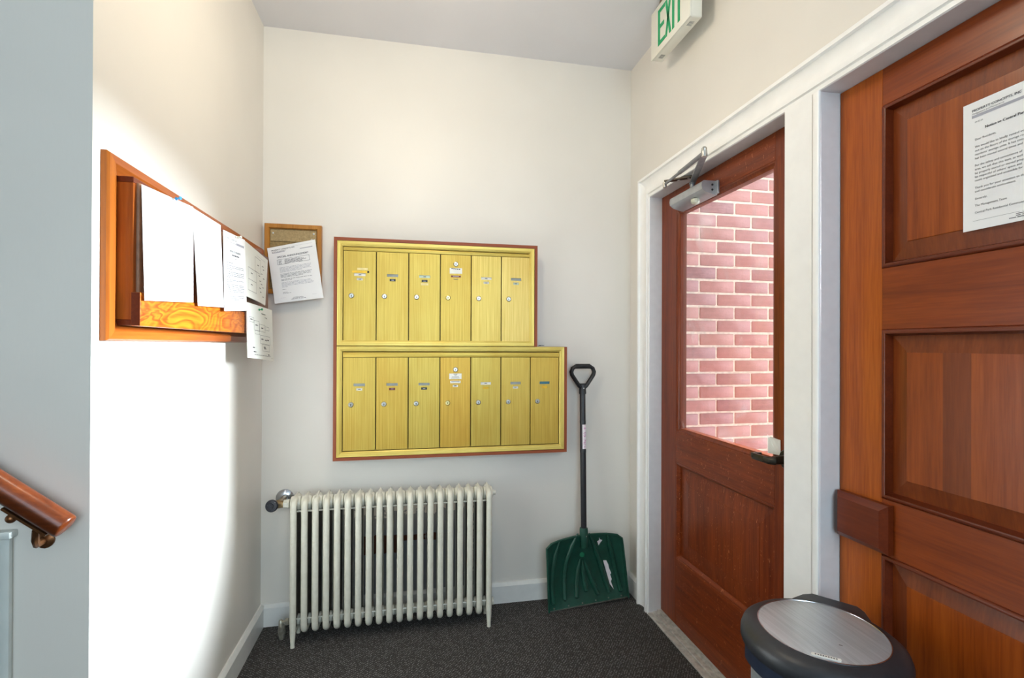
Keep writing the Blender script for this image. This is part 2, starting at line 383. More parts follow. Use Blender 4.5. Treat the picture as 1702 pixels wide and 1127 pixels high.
# jamb linings
jl = bpy.data.objects.new('trim_2', None); COL.objects.link(jl); jl.location = (XR, 1.28, 0); struct(jl, 'white door jambs and soffit boards')
MB().box(XR-.018, 1.262, 2.2435, 2.2455, 0, 2.046).build('jamb', 'trim_grey', jl)
MB().box(XR-.018, 1.262, .285, .290, 0, 2.046).build('jamb', 'trim_grey', jl)
MB().box(XR-.018, 1.262, .285, 2.2455, 2.0445, 2.0485).build('soffit', 'trim_grey', jl)
# post between the doors: flat face, bead on its near edge
post = bpy.data.objects.new('trim_3', None); COL.objects.link(post); post.location = (XR, 1.27, 0); struct(post, 'white flat post between the two doors')
MB().box(1.140, 1.262, 1.210, 1.338, 0, 2.046, .001, 1).build('jamb_block', 'trim_grey', post)
MB().box(1.134, 1.141, 1.234, 1.342, 0, 2.047, .001, 1).build('face_board', 'trim', post)
MB().box(1.131, 1.142, 1.207, 1.230, 0, 2.047, .004, 3).build('bead', 'trim', post)
# threshold of ridged strips
th = bpy.data.objects.new('trim_4', None); COL.objects.link(th); th.location = (1.18, 1.75, 0); struct(th, 'worn ridged metal threshold under the glass door')
for x0, x1, z in ((1.134, 1.160, .010), (1.161, 1.182, .016), (1.183, 1.188, .021), (1.190, 1.195, .021), (1.197, 1.202, .021), (1.204, 1.300, .018)):
    MB().box(x0, x1, 1.338, 2.2435, 0, z, .0015, 1).build('strip', 'sill', th)
# stair side panel at the foot of the handrail
wp = bpy.data.objects.new('trim_5', None); COL.objects.link(wp); wp.location = (-1.1, YW, 0); struct(wp, 'pale panelled stair dado below the handrail')
MB().box(-1.40, -.832, YW-.010, YW, 0, .905).build('dado_board', 'wains', wp)
for b in sweep_bars(rect(-1.40, -.828, 0, .912), [(0, .008), (0, .016), (.004, .018), (.016, .017), (.020, .014), (.024, .008)], onback(YW)): b.build('dado_moulding', 'wains', wp)
MB().box(-1.40, -.822, YW-.024, YW, .905, .920, .003).build('dado_cap', 'wains', wp)

# ---------------------------------------------------------------- porch outside the glass door
struct(MB().box(1.30, 3.0, .3, 2.6, -.12, -.02).build('floor_porch', 'conc'))
struct(MB().box(1.30, 3.0, .3, 2.6, 2.75, 2.85).build('ceiling_porch_shade', 'stucco'))  # unseen porch roof, added to keep sky light off the brick
struct(MB().box(1.30, 3.0, .2, .3, -.1, 2.85).build('wall_porch_shade', 'stucco'))  # unseen opposite wall, added so the brick stays in shade
YBK = 2.31
bw = struct(MB().box(1.30, 3.0, YBK, YBK+.2, -.1, 2.75).build('wall_porch_far', 'mortar'), 'pink brick porch wall with pale mortar seen through the glass')
bme = None; pitch = .0685; bl = .203; row = 0; z = -.05
cand = []
while z < 2.70:
    x = 1.30-(.105 if row % 2 else 0)-.050
    while x < 2.5:
        cand.append((max(x, 1.302), x+bl-.010, z)); x += bl
    z += pitch; row += 1
bmesh_cache = {}
for (x0, x1, z0) in cand:
    if x1-x0 < .015: continue
    L = round(x1-x0, 3)
    if L not in bmesh_cache:
        o = MB().box(-L/2, L/2, -.006, .02, -.0283, .0283, .003, 1).build('brick', 'brick', ang=50); bmesh_cache[L] = o.data
    else:
        o = bpy.data.objects.new('brick', bmesh_cache[L]); COL.objects.link(o)
    o.parent = bw; o.location = ((x0+x1)/2+random.uniform(-.0015, .0015), YBK+random.uniform(-.0015, .0015), z0+.0285+random.uniform(-.001, .001))

# ---------------------------------------------------------------- glass door
d1 = bpy.data.objects.new('door_1', None); COL.objects.link(d1); d1.location = (XD1, 1.79, 0); struct(d1, 'red-brown wooden door with a big glass pane, its lower panel scuffed')
D1a, D1b = 1.340, 2.2425; f1 = onright(XD1)
GA, GB, GZ0, GZ1 = 1.466, 2.104, .916, 1.946
PA, PB, PZ0, PZ1 = 1.425, 2.112, .333, .772
MB().box(XD1, XD1+.044, GB, D1b, .022, 2.043, .001, 1).build('stile', 'red_v', d1)
MB().box(XD1, XD1+.044, D1a, GA, .022, 2.043, .001, 1).build('stile', 'red_v', d1)
MB().box(XD1+.0003, XD1+.0437, GA, GB, GZ1, 2.043, .001, 1).build('top_rail', 'red_h', d1)
MB().box(XD1+.0003, XD1+.0437, GA, GB, PZ1, GZ0, .001, 1).build('middle_rail', 'red_h', d1)
MB().box(XD1+.0003, XD1+.0437, GA, GB, .022, PZ0, .001, 1).build('bottom_rail', 'red_h', d1)
for b in sweep_bars(rect(GA, GB, GZ0, GZ1), [(0, -.002), (.006, -.002), (.009, -.006), (.020, -.010), (.020, -.040), (0, -.040)], f1): b.build('glazing_bead', 'red_v', d1)
MB().box(XD1+.016, XD1+.020, GA+.012, GB-.012, GZ0+.012, GZ1-.012).build('glass_pane', 'glass', d1)
for b in sweep_bars(rect(GA, GB, PZ0, PZ1), [(0, -.001), (.005, -.001), (.013, -.010), (.016, -.013), (.016, -.02), (0, -.02)], f1): b.build('panel_moulding', 'red_h', d1)
s_, fl = raised(GA+.012, GB-.012, PZ0+.012, PZ1-.012, .075, -.018, -.0115, f1, .0015)
s_.build('panel_bevel', 'red_p', d1, flat=True); fl.build('panel_field', 'red_p', d1, flat=True)
# lever handle
hz, hy = .945, 1.405
hd = MB().lathe([(.033, 0), (.033, .006), (.029, .010), (.016, .011), (.014, .014), (.0135, .055)], (XD1, hy, hz), (-1, 0, 0)).build('door_handle', 'bronzed', d1)
lv = MB().tube([(XD1-.055, hy-.012, hz), (XD1-.066, hy-.004, hz), (XD1-.070, hy+.02, hz)], [.0125, .0125, .011], 12)
lv.box(XD1-.074, XD1-.064, hy-.004, hy+.082, hz-.012, hz+.010, .003); lv.box(XD1-.075, XD1-.038, hy+.074, hy+.084, hz-.006, hz+.010, .002)
lv.build('lever', 'bronzed', hd)

# ---------------------------------------------------------------- solid panelled door
d2 = bpy.data.objects.new('door_2', None); COL.objects.link(d2); d2.location = (XD2, .745, 0); struct(d2, 'orange-brown panelled wooden door at the right with a bumper block')
f2 = onright(XD2); A2, B2 = .292, 1.2075; S0, S1 = .420, 1.078
MB().box(XD2, XD2+.044, S1, B2, .012, 2.043, .001, 1).build('stile', 'd2_v', d2)
MB().box(XD2, XD2+.044, A2, S0, .012, 2.043, .001, 1).build('stile', 'd2_v', d2)
zs = [(.012, .20), (.775, .920), (1.360, 1.520), (1.945, 2.043)]
for (z0, z1), nm in zip(zs, ('bottom_rail', 'lock_rail', 'middle_rail', 'top_rail')):
    MB().box(XD2+.0003, XD2+.0437, S0, S1, z0, z1, .001, 1).build(nm, 'd2_h', d2)
for (z0, z1) in ((.20, .775), (.920, 1.360), (1.520, 1.945)):
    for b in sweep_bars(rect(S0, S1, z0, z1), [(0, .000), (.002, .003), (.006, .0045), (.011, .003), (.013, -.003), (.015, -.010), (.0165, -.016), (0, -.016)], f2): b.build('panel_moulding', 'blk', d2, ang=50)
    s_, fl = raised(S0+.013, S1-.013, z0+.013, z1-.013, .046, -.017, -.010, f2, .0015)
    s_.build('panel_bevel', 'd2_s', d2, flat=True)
    if z0 == .920:   # this field is glued up from boards of different tone
        fl.bm.free(); e = .046+.013
        for (a0, a1, mt) in ((S1-.145, S1-e, 'd2_p'), (S1-.205, S1-.145, 'd2_s'), (S0+e, S1-.205, 'd2_p')):
            MB().box(XD2+.0085, XD2+.016, a0, a1, z0+e, z1-e).build('panel_board', mt, d2)
    else: fl.build('panel_field', 'd2_p', d2, flat=True)
bb = MB()
bo, bi = rect(1.046, 1.200, .782, .908), rect(1.060, 1.186, .797, .893)
bb.vf([f2(a, b, 0) for a, b in bo]+[f2(a, b, .016) for a, b in bo]+[f2(a, b, .030) for a, b in bi], [(k, (k+1) % 4, 4+(k+1) % 4, 4+k) for k in range(4)]+[(4+k, 4+(k+1) % 4, 8+(k+1) % 4, 8+k) for k in range(4)]+[(8, 9, 10, 11), (3, 2, 1, 0)])
bb.build('bumper_block', 'blk', d2, flat=True)

# ---------------------------------------------------------------- text and papers
_tx = {}
def text2d(s, size=1.0):
    """outline of a string as flat verts and faces, in units of the letter size"""
    if s not in _tx:
        cu = bpy.data.curves.new('t', 'FONT'); cu.body = s; cu.size = 1; cu.resolution_u = 2
        o = bpy.data.objects.new('t', cu); COL.objects.link(o); dg = bpy.context.evaluated_depsgraph_get()
        me = bpy.data.meshes.new_from_object(o.evaluated_get(dg))
        _tx[s] = ([(v.co.x, v.co.y) for v in me.vertices], [tuple(p.vertices) for p in me.polygons])
        bpy.data.objects.remove(o); bpy.data.curves.remove(cu); bpy.data.meshes.remove(me)
    v, f = _tx[s]; return [(x*size, y*size) for x, y in v], f
class Paper:
    """sheet with corners TL, TR, BR, BL, a bulge towards the viewer, and print mapped onto it"""
    def __init__(s, name, label, corners, normal, pw=.216, ph=.279, bulge=0, curl=0, thick=.0006, mat='paper', group=None):
        s.TL, s.TR, s.BR, s.BL = [Vector(c) for c in corners]; s.N = Vector(normal).normalized(); s.pw, s.ph = pw, ph; s.bulge, s.curl = bulge, curl
        s.inks = {}
        nu, nv = 8, 10; mb = MB(); vs = []
        for k, off in ((0, 0), (1, -thick)):
            for j in range(nv+1):
                for i in range(nu+1): vs.append(s.P(i/nu, j/nv)+s.N*off)
        q = (nu+1)*(nv+1); fs = []
        for j in range(nv):
            for i in range(nu):
                a = j*(nu+1)+i; fs += [(a, a+1, a+nu+2, a+nu+1), (q+a, q+a+nu+1, q+a+nu+2, q+a+1)]
        bd = [i for i in range(nu+1)]+[(j+1)*(nu+1)-1 for j in range(1, nv+1)]+[nv*(nu+1)+i for i in range(nu-1, -1, -1)]+[j*(nu+1) for j in range(nv-1, 0, -1)]
        fs += [(bd[k], q+bd[k], q+bd[(k+1) % len(bd)], bd[(k+1) % len(bd)]) for k in range(len(bd))]
        s.o = mb.vf(vs, fs).build(name, mat); tag(s.o, label, 'paper', group)
    def P(s, u, v):
        p = (s.TL*(1-u)+s.TR*u)*(1-v)+(s.BL*(1-u)+s.BR*u)*v
        return p+s.N*(s.bulge*sin(pi*u)*(.3+.7*v)+s.curl*(1-u)**2*max(0, v-.4)**2)
    def put(s, verts, faces, ink='ink'):
        mb = s.inks.setdefault(ink, MB())
        mb.vf([s.P(x/s.pw, y/s.ph)+s.N*.0007 for x, y in verts], faces)
    def text(s, x, y, size, st, ink='ink', center=False, bold=False):
        v, f = text2d(st, size)
        if center: x -= max(a for a, b in v)/2
        for dx in ((0, size*.05) if bold else (0,)):
            s.put([(x+a+dx, y-b) for a, b in v], f, ink)
    def bar(s, x0, y0, x1, y1, ink='ink'): s.put([(x0, y0), (x1, y0), (x1, y1), (x0, y1)], [(0, 1, 2, 3)], ink)
    def words(s, x0, x1, y, h=.0014, ink='ink', ragged=0):
        x1 -= random.uniform(0, ragged); x = x0
        while x < x1-.003:
            L = random.uniform(.005, .017); e = min(x+L, x1); s.bar(x, y-h, e, y, ink); x = e+.0022
    def para(s, x0, x1, y, n, gap=.0048, h=.0014, ink='ink'):
        for k in range(n): s.words(x0, x1 if k < n-1 else x0+(x1-x0)*random.uniform(.2, .8), y+k*gap, h, ink, .012)
        return y+n*gap
    def box(s, x0, y0, x1, y1, t=.0008, ink='ink'):
        s.bar(x0, y0, x1, y0+t, ink); s.bar(x0, y1-t, x1, y1, ink); s.bar(x0, y0, x0+t, y1, ink); s.bar(x1-t, y0, x1, y1, ink)
    def done(s):
        for k, mb in s.inks.items():
            o = mb.build('print', k, None, flat=True); o.parent = s.o
            o['kind'] = 'stuff'
# notice on the right-hand door
xx = XD2+.0045
p = Paper('notice', 'white printed notice taped to the upper panel of the right-hand door', [(xx, .8868, 1.854), (xx, .671, 1.854), (xx, .671, 1.572), (xx, .8868, 1.572)], (-1, 0, 0), .216, .282, .001)
p.text(.018, .0215, .0074, 'PROPERTY CONCEPTS, INC', 'ink', bold=True); p.bar(.125, .0135, .2, .0140, 'inkl'); p.text(.018, .0275, .0050, 'Management and Maintenance'); p.bar(.018, .0295, .20, .0355, 'inkl')
p.text(.024, .047, .0046, '04.02.25')
p.text(.043, .066, .0078, 'Notice to Central Park Residents', 'inkd', bold=True)
for y, ln in ((.086, 'Dear Residents,'), (.102, 'We would like to kindly remind everyone'), (.1105, 'out on the floors of the storage rooms'), (.119, "residents' storage units. It has come"), (.1275, 'has been moved several times and'),
              (.143, 'For the safety and convenience of'), (.1515, 'area, we ask that this item, as well'), (.160, 'be properly stored or moved properly'), (.168, "be respectful of others' space and"), (.176, 'room organized and accessible for'),
              (.192, 'Thank you for your attention to this'), (.200, 'and considerate environment.'), (.216, 'Sincerely,'), (.231, 'The Management Team'), (.246, 'Central Park Residential Community')):
    p.text(.024, y, .0063, ln)
p.bar(.02, .262, .2, .2625); p.words(.10, .15, .2665, .0014); p.words(.10, .145, .2700, .0014); p.words(.088, .16, .2735, .0014)
p.done()

# ---------------------------------------------------------------- notice board on the left wall
nb = thing('notice_board', 'orange-stained wooden notice board with a brown pin panel on the left wall', 'notice board', (XL, 1.86, 1.32))
fl_ = onleft(XL)
names = []
for k, b in enumerate(sweep_bars(rect(1.273, 2.462, 1.322, 1.753), [(0, 0), (0, .012), (.004, .017), (.022, .019), (.043, .010), (.043, 0)], fl_)): b.build('frame_board', 'cas_h' if k % 2 == 0 else 'cas_v', nb, flat=True)
MB().box(XL+.001, XL+.045, 1.316, 1.329, 1.372, 1.695, .001, 1).build('box_side', 'box', nb)
MB().box(XL+.001, XL+.0445, 1.3165, 2.419, 1.695, 1.709, .001, 1).build('box_top', 'blk', nb)
MB().box(XL+.001, XL+.0445, 1.3165, 2.419, 1.358, 1.372, .001, 1).build('box_bottom', 'blk', nb)
MB().box(XL+.001, XL+.045, 2.406, 2.419, 1.372, 1.695, .001, 1).build('box_side', 'box', nb)
MB().box(XL+.030, XL+.052, 1.330, 2.405, 1.425, 1.700, .005, 3).build('pin_panel', 'hard', nb)
MB().box(XL+.044, XL+.064, 1.309, 2.412, 1.357, 1.436, .0015, 2).build('lower_rail', 'fig', nb)
MB().box(XL+.0455, XL+.0632, 1.3078, 1.3092, 1.3580, 1.4350).build('rail_end', 'blk', nb)
MB().lathe([(0, .003), (.003, .002), (.004, 0)], (XL+.052, 1.352, 1.452), (1, 0, 0), 10).build('screw', 'steel', nb)

sx = lambda r, k: (-k, r*k)   # point at ratio r along the wall direction, k metres left of the eye
def lp(k, r, zz): return (-k, r*k, zz)
G = 'papers pinned to the notice board'
p = Paper('paper_sheet', 'bright white sheet at the left end of the notice board under the blue pin', [lp(.632, 2.095, 1.694), lp(.612, 2.540, 1.704), lp(.609, 2.546, 1.433), lp(.619, 2.121, 1.417)], (1, 0, 0), bulge=.001, group=G)
p.text(.02, .022, .006, 'PROPERTY CONCEPTS, INC', 'inkl'); p.words(.02, .09, .03, ink='inkl')
yy = p.para(.03, .12, .075, 2, .012, ink='inkl'); yy = p.para(.03, .18, .10, 4, .011, ink='inkl'); p.para(.03, .18, .15, 4, .011, ink='inkl'); p.done()
p = Paper('paper_sheet', 'second white sheet from the left on the notice board, its lower corner hanging free', [lp(.6165, 2.530, 1.704), lp(.615, 2.876, 1.703), lp(.613, 2.925, 1.437), lp(.6165, 2.600, 1.427)], (1, 0, 0), bulge=.001, group=G)
p.text(.02, .022, .006, 'PROPERTY CONCEPTS, INC', 'inkl'); p.para(.02, .19, .085, 2, .012, ink='inkl'); p.para(.02, .17, .12, 3, .012, ink='inkl'); p.done()
p = Paper('paper_sheet', 'white letter with a printed heading and close lines, middle of the notice board', [lp(.616, 2.911, 1.694), lp(.613, 3.262, 1.703), lp(.611, 3.304, 1.441), lp(.613, 2.935, 1.425)], (1, 0, 0), bulge=.001, group=G)
p.text(.015, .025, .009, 'PROPERTY CONCEPTS, INC'); p.words(.015, .12, .034); p.bar(.12, .028, .2, .036, 'inkl')
p.text(.108, .068, .010, 'NOTICE TO RESIDENTS', center=True, bold=True); p.words(.075, .145, .080, .005); p.words(.09, .125, .090)
yy = .108
for n in (1, 3, 4, 2, 6, 3): yy = p.para(.025, .195, yy, n, .0062, .0022)+.004
p.words(.1, .17, .255, .0016); p.words(.1, .15, .260, .0016); p.words(.1, .16, .265, .0016); p.done()
p = Paper('paper_pad', 'yellowed floor plan sheets at the far end of the notice board', [lp(.622, 3.262, 1.706), lp(.613, 3.746, 1.677), lp(.611, 3.694, 1.479), lp(.620, 3.280, 1.498)], (1, 0, 0), .279, .208, bulge=.004, thick=.004, mat='paper2', group=G)
p.box(.03, .09, .13, .20-.02, .0012, 'ink'); p.bar(.03, .135, .13, .1362); p.box(.11, .03, .18, .09, .0012); p.bar(.13, .02, .24, .021, 'inkl')
for (x, y_) in ((.06, .11), (.06, .155), (.14, .06), (.20, .05), (.215, .062), (.19, .085), (.22, .10), (.155, .10), (.17, .12), (.19, .13), (.17, .15), (.18, .165), (.215, .14), (.22, .18)): p.words(x, x+.02, y_, .003, 'inkd')
p.done()
p = Paper('paper_pad', 'dog-eared floor plan sheets pinned low with a green pin, hanging below the notice board', [lp(.619, 3.300, 1.476), lp(.592, 3.858, 1.461), lp(.586, 3.912, 1.243), lp(.610, 3.340, 1.264)], (1, -.2, 0), .20, .22, bulge=.004, thick=.004, mat='paper2', group=G)
p.text(.105, .032, .0085, 'Basement', 'inkd', bold=True); p.text(.13, .045, .007, 'Storage', 'inkd', bold=True)
for bx in ((.012, .055, .045, .075), (.045, .065, .085, .105), (.085, .075, .13, .105), (.13, .08, .165, .095), (.05, .105, .085, .12), (.085, .12, .17, .155), (.10, .157, .16, .185)): p.box(*bx, .001, 'ink')
for (x, y_) in ((.02, .066), (.055, .085), (.098, .092), (.095, .138), (.125, .14), (.145, .138), (.112, .17), (.115, .176), (.145, .20), (.03, .178), (.035, .195)): p.words(x, x+.018, y_, .004, 'inkd')
p.words(.04, .17, .205, .002); p.bar(.012, .21, .19, .2108); p.done()

def pin(loc, d, mat, label):
    d = Vector(d).normalized(); t = thing('push_pin', label, 'pin', loc, 'push pins on the notice board')
    MB().lathe([(.0045, .004), (.0042, .006), (.0022, .008), (.0026, .013), (.0045, .015), (.0045, .018), (0, .0185)], loc, d, 12).build('pin_head', mat, t)
    MB().lathe([(.0007, -.004), (.0007, .0045)], loc, d, 6).build('pin_shaft', 'steel', t)
pin((-.6175, 1.456, 1.698), (1, -.35, .1), 'bluepin', 'blue push pin in the leftmost bright sheet')
pin((-.611, 1.905, 1.692), (1, -.3, .1), 'whitepin', 'cream push pin at the top of the printed letter')
pin((-.603, 2.13, 1.452), (1, -.3, .1), 'greenpin', 'green push pin holding the lower floor plan sheets')

# ---------------------------------------------------------------- small board on the back wall
cb = thing('small_notice_board', 'small oak-framed board with a tan strip in the corner of the back wall', 'notice board', (-.55, YB, 1.55))
for k, b in enumerate(sweep_bars(rect(-.676, -.425, 1.552, 1.878), [(0, 0), (0, .024), (.002, .026), (.018, .026), (.022, .020), (.022, 0)], onback(YB))): b.build('frame_board', 'oak', cb, flat=True)
MB().box(-.656, -.445, 2.486, YB, 1.573, 1.857).build('back_panel', 'tan', cb)
MB().box(-.652, -.449, 2.481, 2.487, 1.797, 1.851, .001, 1).build('strip', 'tanmetal', cb)
for (x, z) in ((-.640, 1.835), (-.461, 1.838), (-.640, 1.585), (-.455, 1.62), (-.470, 1.810)):
    MB().lathe([(.0045, 0), (.004, .002), (0, .003)], (x, 2.481 if z > 1.79 else 2.486, z), (0, -1, 0), 10).build('screw', 'steel', cb)
p = Paper('announcement', 'tilted white announcement letter with fold creases over the small oak board', [(-.661, 2.466, 1.759), (-.452, 2.466, 1.810), (-.411, 2.455, 1.535), (-.624, 2.455, 1.502)], (0, -1, 0), bulge=.003)
p.text(.016, .020, .0085, 'PROPERTY CONCEPTS, INC', bold=True); p.words(.018, .085, .026); p.bar(.11, .012, .2, .0126, 'inkl'); p.bar(.018, .028, .2, .0315, 'inkl')
p.text(.108, .058, .0115, 'SPECIAL ANNOUNCEMENT', 'ink', True, True); p.box(.036, .066, .18, .092, .0012)
for k in range(5): p.words(.042, .055, .073+k*.0042, .0018); p.words(.068, .165, .073+k*.0042, .0018, ragged=.05)
yy = .108
for n in (5, 4, 2, 5): yy = p.para(.042, .185, yy, n, .0054, .0016, 'inkl' if n == 5 else 'ink')+.005
p.words(.042, .058, yy+.002); p.words(.042, .062, yy+.016); p.words(.042, .078, yy+.021)
p.bar(.03, .255, .19, .2555, 'inkl'); p.words(.085, .125, .26); p.words(.08, .13, .264); p.words(.075, .14, .268)
p.done()

# ---------------------------------------------------------------- mailboxes
YM = 2.400
mbk = thing('mailbox_bank', 'stepped bank of gold-coloured apartment mailboxes in a brown wooden case', 'mailbox', (.2, YB, .776))
fm = onback(YM)
Lp = [(-.358, .776), (.768, .776), (.768, 1.308), (.612, 1.308), (.612, 1.813), (-.358, 1.813)]
for k, b in enumerate(sweep_bars(Lp, [(0, -.100), (0, 0), (.0145, 0), (.0145, -.100)], fm)): b.build('case_board', 'casew' if k % 2 else 'casewh', mbk, flat=True)
MB().prism(Lp, lambda a, b, h: (a*.999, h, b), 2.44, 2.4985).build('case_back', 'dark', mbk, flat=True)
fp = [(0, -.004), (.002, .003), (.016, .002), (.019, .0005), (.021, .0005), (.026, -.003), (.026, -.035), (0, -.035)]
def gframe(a0, a1, b0, b1):
    for k, b in enumerate(sweep_bars(rect(a0, a1, b0, b1), fp, fm)):
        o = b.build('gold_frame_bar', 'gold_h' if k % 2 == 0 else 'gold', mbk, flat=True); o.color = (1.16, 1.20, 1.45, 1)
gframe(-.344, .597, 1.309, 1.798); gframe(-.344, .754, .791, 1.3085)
def mdoor(x0, x1, z0, z1, tint, row, k, spec):
    ya, yb = YM+.004, YM+.020
    xc = (x0+x1)/2; slots = []
    if spec['kind'] == 'door':
        zt = spec['zt']; slots = [(xc-.026, xc+.026, zt-.0065, zt+.0065), (xc-.014, xc+.014, zt-.027, zt-.0155)]
    xs = sorted({x0, x1, *[a for s_ in slots for a in s_[:2]]}); zz = sorted({z0, z1, *[a for s_ in slots for a in s_[2:]]})
    m = MB(); hole = lambda cx, cz: any(s_[0] < cx < s_[1] and s_[2] < cz < s_[3] for s_ in slots)
    for i in range(len(xs)-1):
        for j in range(len(zz)-1):
            if not hole((xs[i]+xs[i+1])/2, (zz[j]+zz[j+1])/2):
                m.vf([(xs[i], ya, zz[j]), (xs[i+1], ya, zz[j]), (xs[i+1], ya, zz[j+1]), (xs[i], ya, zz[j+1])], [(0, 1, 2, 3)])
    for s_ in slots+[(x0, x1, z0, z1)]:
        c = rect(*s_); dp = yb if s_[1] == x1 else ya+.005
        m.vf([(a, ya, b) for a, b in c]+[(a, dp, b) for a, b in c], [(q, (q+1) % 4, 4+(q+1) % 4, 4+q) for q in range(4)])
    bmesh.ops.remove_doubles(m.bm, verts=m.bm.verts, dist=1e-5)
    d = m.build('mailbox_door', 'gold', mbk, flat=True); d.color = tint
    for s_, mt, nm in zip(slots, spec.get('cards', ()), ('name_card', 'number_card')):
        MB().box(s_[0]-.002, s_[1]+.002, ya+.0045, ya+.006, s_[2]-.002, s_[3]+.002).build(nm, mt, d)
        if mt in ('cardw', 'cardk', 'cardr', 'cardc') : MB().box((s_[0]+s_[1])/2-.006, (s_[0]+s_[1])/2+.006, ya+.0042, ya+.0046, (s_[2]+s_[3])/2-.0016, (s_[2]+s_[3])/2+.0016).build('card_print', 'ink' if mt in ('cardw', 'cardc') else 'inkl', d)
    def lock(x, z, mt):
        MB().lathe([(.0125, 0), (.0125, .001), (.0105, .004), (.009, .0045), (.0085, .0035), (0, .0035)], (x, ya, z), (0, -1, 0), 18).build('lock', mt, d)
        MB().box(x-.0016, x+.0016, ya-.0042, ya-.003, z-.006, z+.001).lathe([(.0024, .0030), (.0024, .0043)], (x, ya, z+.001), (0, -1, 0), 8).build('keyhole', 'dark', d)
    lock(x0+.035, spec['zl'], spec.get('lock', 'steel'))
    if spec['kind'] == 'master':
        lock(xc, spec['zk'], 'steel')
        z = spec['zk']
        MB().box(xc-.030, xc+.030, ya-.0006, ya, z-.046, z-.019).build('maker_plate', 'cardw', d)
        if row == 0:
            for q in range(5): MB().box(xc-.022+q*.009, xc-.015+q*.009, ya-.0009, ya-.0005, z-.024-q*.0006, z-.020-q*.0006).build('plate_print', 'inkd', d)
            MB().box(xc-.024, xc+.024, ya-.0008, ya, z-.064, z-.055).build('name_strip', 'cardr', d)
            MB().box(xc-.014, xc+.014, ya-.0010, ya-.0007, z-.061, z-.058).build('strip_print', 'inkl', d)
            MB().box(xc-.011, xc+.011, ya-.0006, ya, z-.0745, z-.0715).build('faded_print', 'ink', d)
        else:
            for q, ww in enumerate((.018, .012, .034, .04)): MB().box(xc-ww/2, xc+ww/2, ya-.0009, ya-.0005, z-.024-q*.006, z-.0222-q*.006).build('plate_print', 'ink', d)
            MB().box(xc-.025, xc+.025, ya-.0008, ya, z-.066, z-.054).build('name_strip', 'cardw', d)
            MB().box(xc-.020, xc+.020, ya-.0011, ya-.0007, z-.060, z-.0575).build('strip_print', 'ink', d)
            MB().box(xc-.013, xc+.013, ya-.0008, ya, z-.084, z-.074, .002, 1).build('number_strip', 'cardw', d)
            MB().box(xc-.006, xc+.006, ya-.0011, ya-.0007, z-.081, z-.077).build('strip_print', 'inkd', d)
    return d
top = [('cardw', 'cardw'), ('cardg', 'cardk'), ('cardc', 'cardk'), None, ('cardw', 'cardw'), ('cardg', 'cardc')]
ttint = [(1, .97, .93, 1), (1, .95, .88, 1), (1, .97, .94, 1), (1, .92, .80, 1), (1.12, 1.09, 1.28, 1), (1.20, 1.17, 1.60, 1)]  # last two doors tinted paler, a reflection put into their colour
for k in range(6):
    x0 = -.317+k*.1492+.0024; x1 = -.317+(k+1)*.1492-.0024
    sp = dict(kind='door', zt=1.642, zl=1.543, cards=top[k], lock='steel') if top[k] else dict(kind='master', zl=1.543, zk=1.707, lock='brass')
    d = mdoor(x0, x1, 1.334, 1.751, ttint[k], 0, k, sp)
    if k == 0:
        xc = (x0+x1)/2
        MB().box(xc-.012, xc+.036, YM+.0033, YM+.004, 1.664, 1.674).build('torn_label', 'residue', d); MB().box(xc-.034, xc+.032, YM+.0036, YM+.004, 1.651, 1.659).build('glue_stain', 'cardy', d)
        MB().box(xc+.034, xc+.042, YM+.0033, YM+.004, 1.651, 1.660).build('black_scrap', 'dark', d)
    if k == 2: MB().box((x0+x1)/2-.018, (x0+x1)/2+.018, YM+.0033, YM+.004, 1.600, 1.611).build('faded_label', 'residue', d)
bot = [('cardg', 'cardw'), ('cardg', 'cardr'), ('cardg', 'cardk'), None, ('cardw', 'cardy'), ('cardg', 'cardw'), ('cardb', 'cardy')]
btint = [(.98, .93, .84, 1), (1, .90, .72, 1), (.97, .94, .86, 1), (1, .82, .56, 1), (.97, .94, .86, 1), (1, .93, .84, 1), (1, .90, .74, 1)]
for k in range(7):
    x0 = -.317+k*.1491+.0024; x1 = -.317+(k+1)*.1491-.0024
    sp = dict(kind='door', zt=1.127, zl=1.035, cards=bot[k]) if bot[k] else dict(kind='master', zl=1.035, zk=1.196, lock='brass')
    mdoor(x0, x1, .821, 1.254, btint[k], 1, k, sp)
for (a0, a1, z0, z1) in ((-.316, .577, 1.7525, 1.7695), (-.316, .726, 1.2555, 1.2795)):
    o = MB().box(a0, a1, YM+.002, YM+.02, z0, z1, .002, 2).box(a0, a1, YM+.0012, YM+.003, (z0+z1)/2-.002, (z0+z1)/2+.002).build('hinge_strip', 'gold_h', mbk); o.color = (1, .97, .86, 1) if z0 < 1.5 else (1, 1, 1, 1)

wire = [(.625+.03*k/14+.004*sin(k*1.7), 2.425+.006*cos(k*2.1), 1.3115+.004*abs(sin(k*1.1))) for k in range(15)]
tag(MB().tube(wire, .0012, 6).build('wire_scrap', 'binblk'), 'short curled dark wire lying on the step of the mailbox case', 'wire')

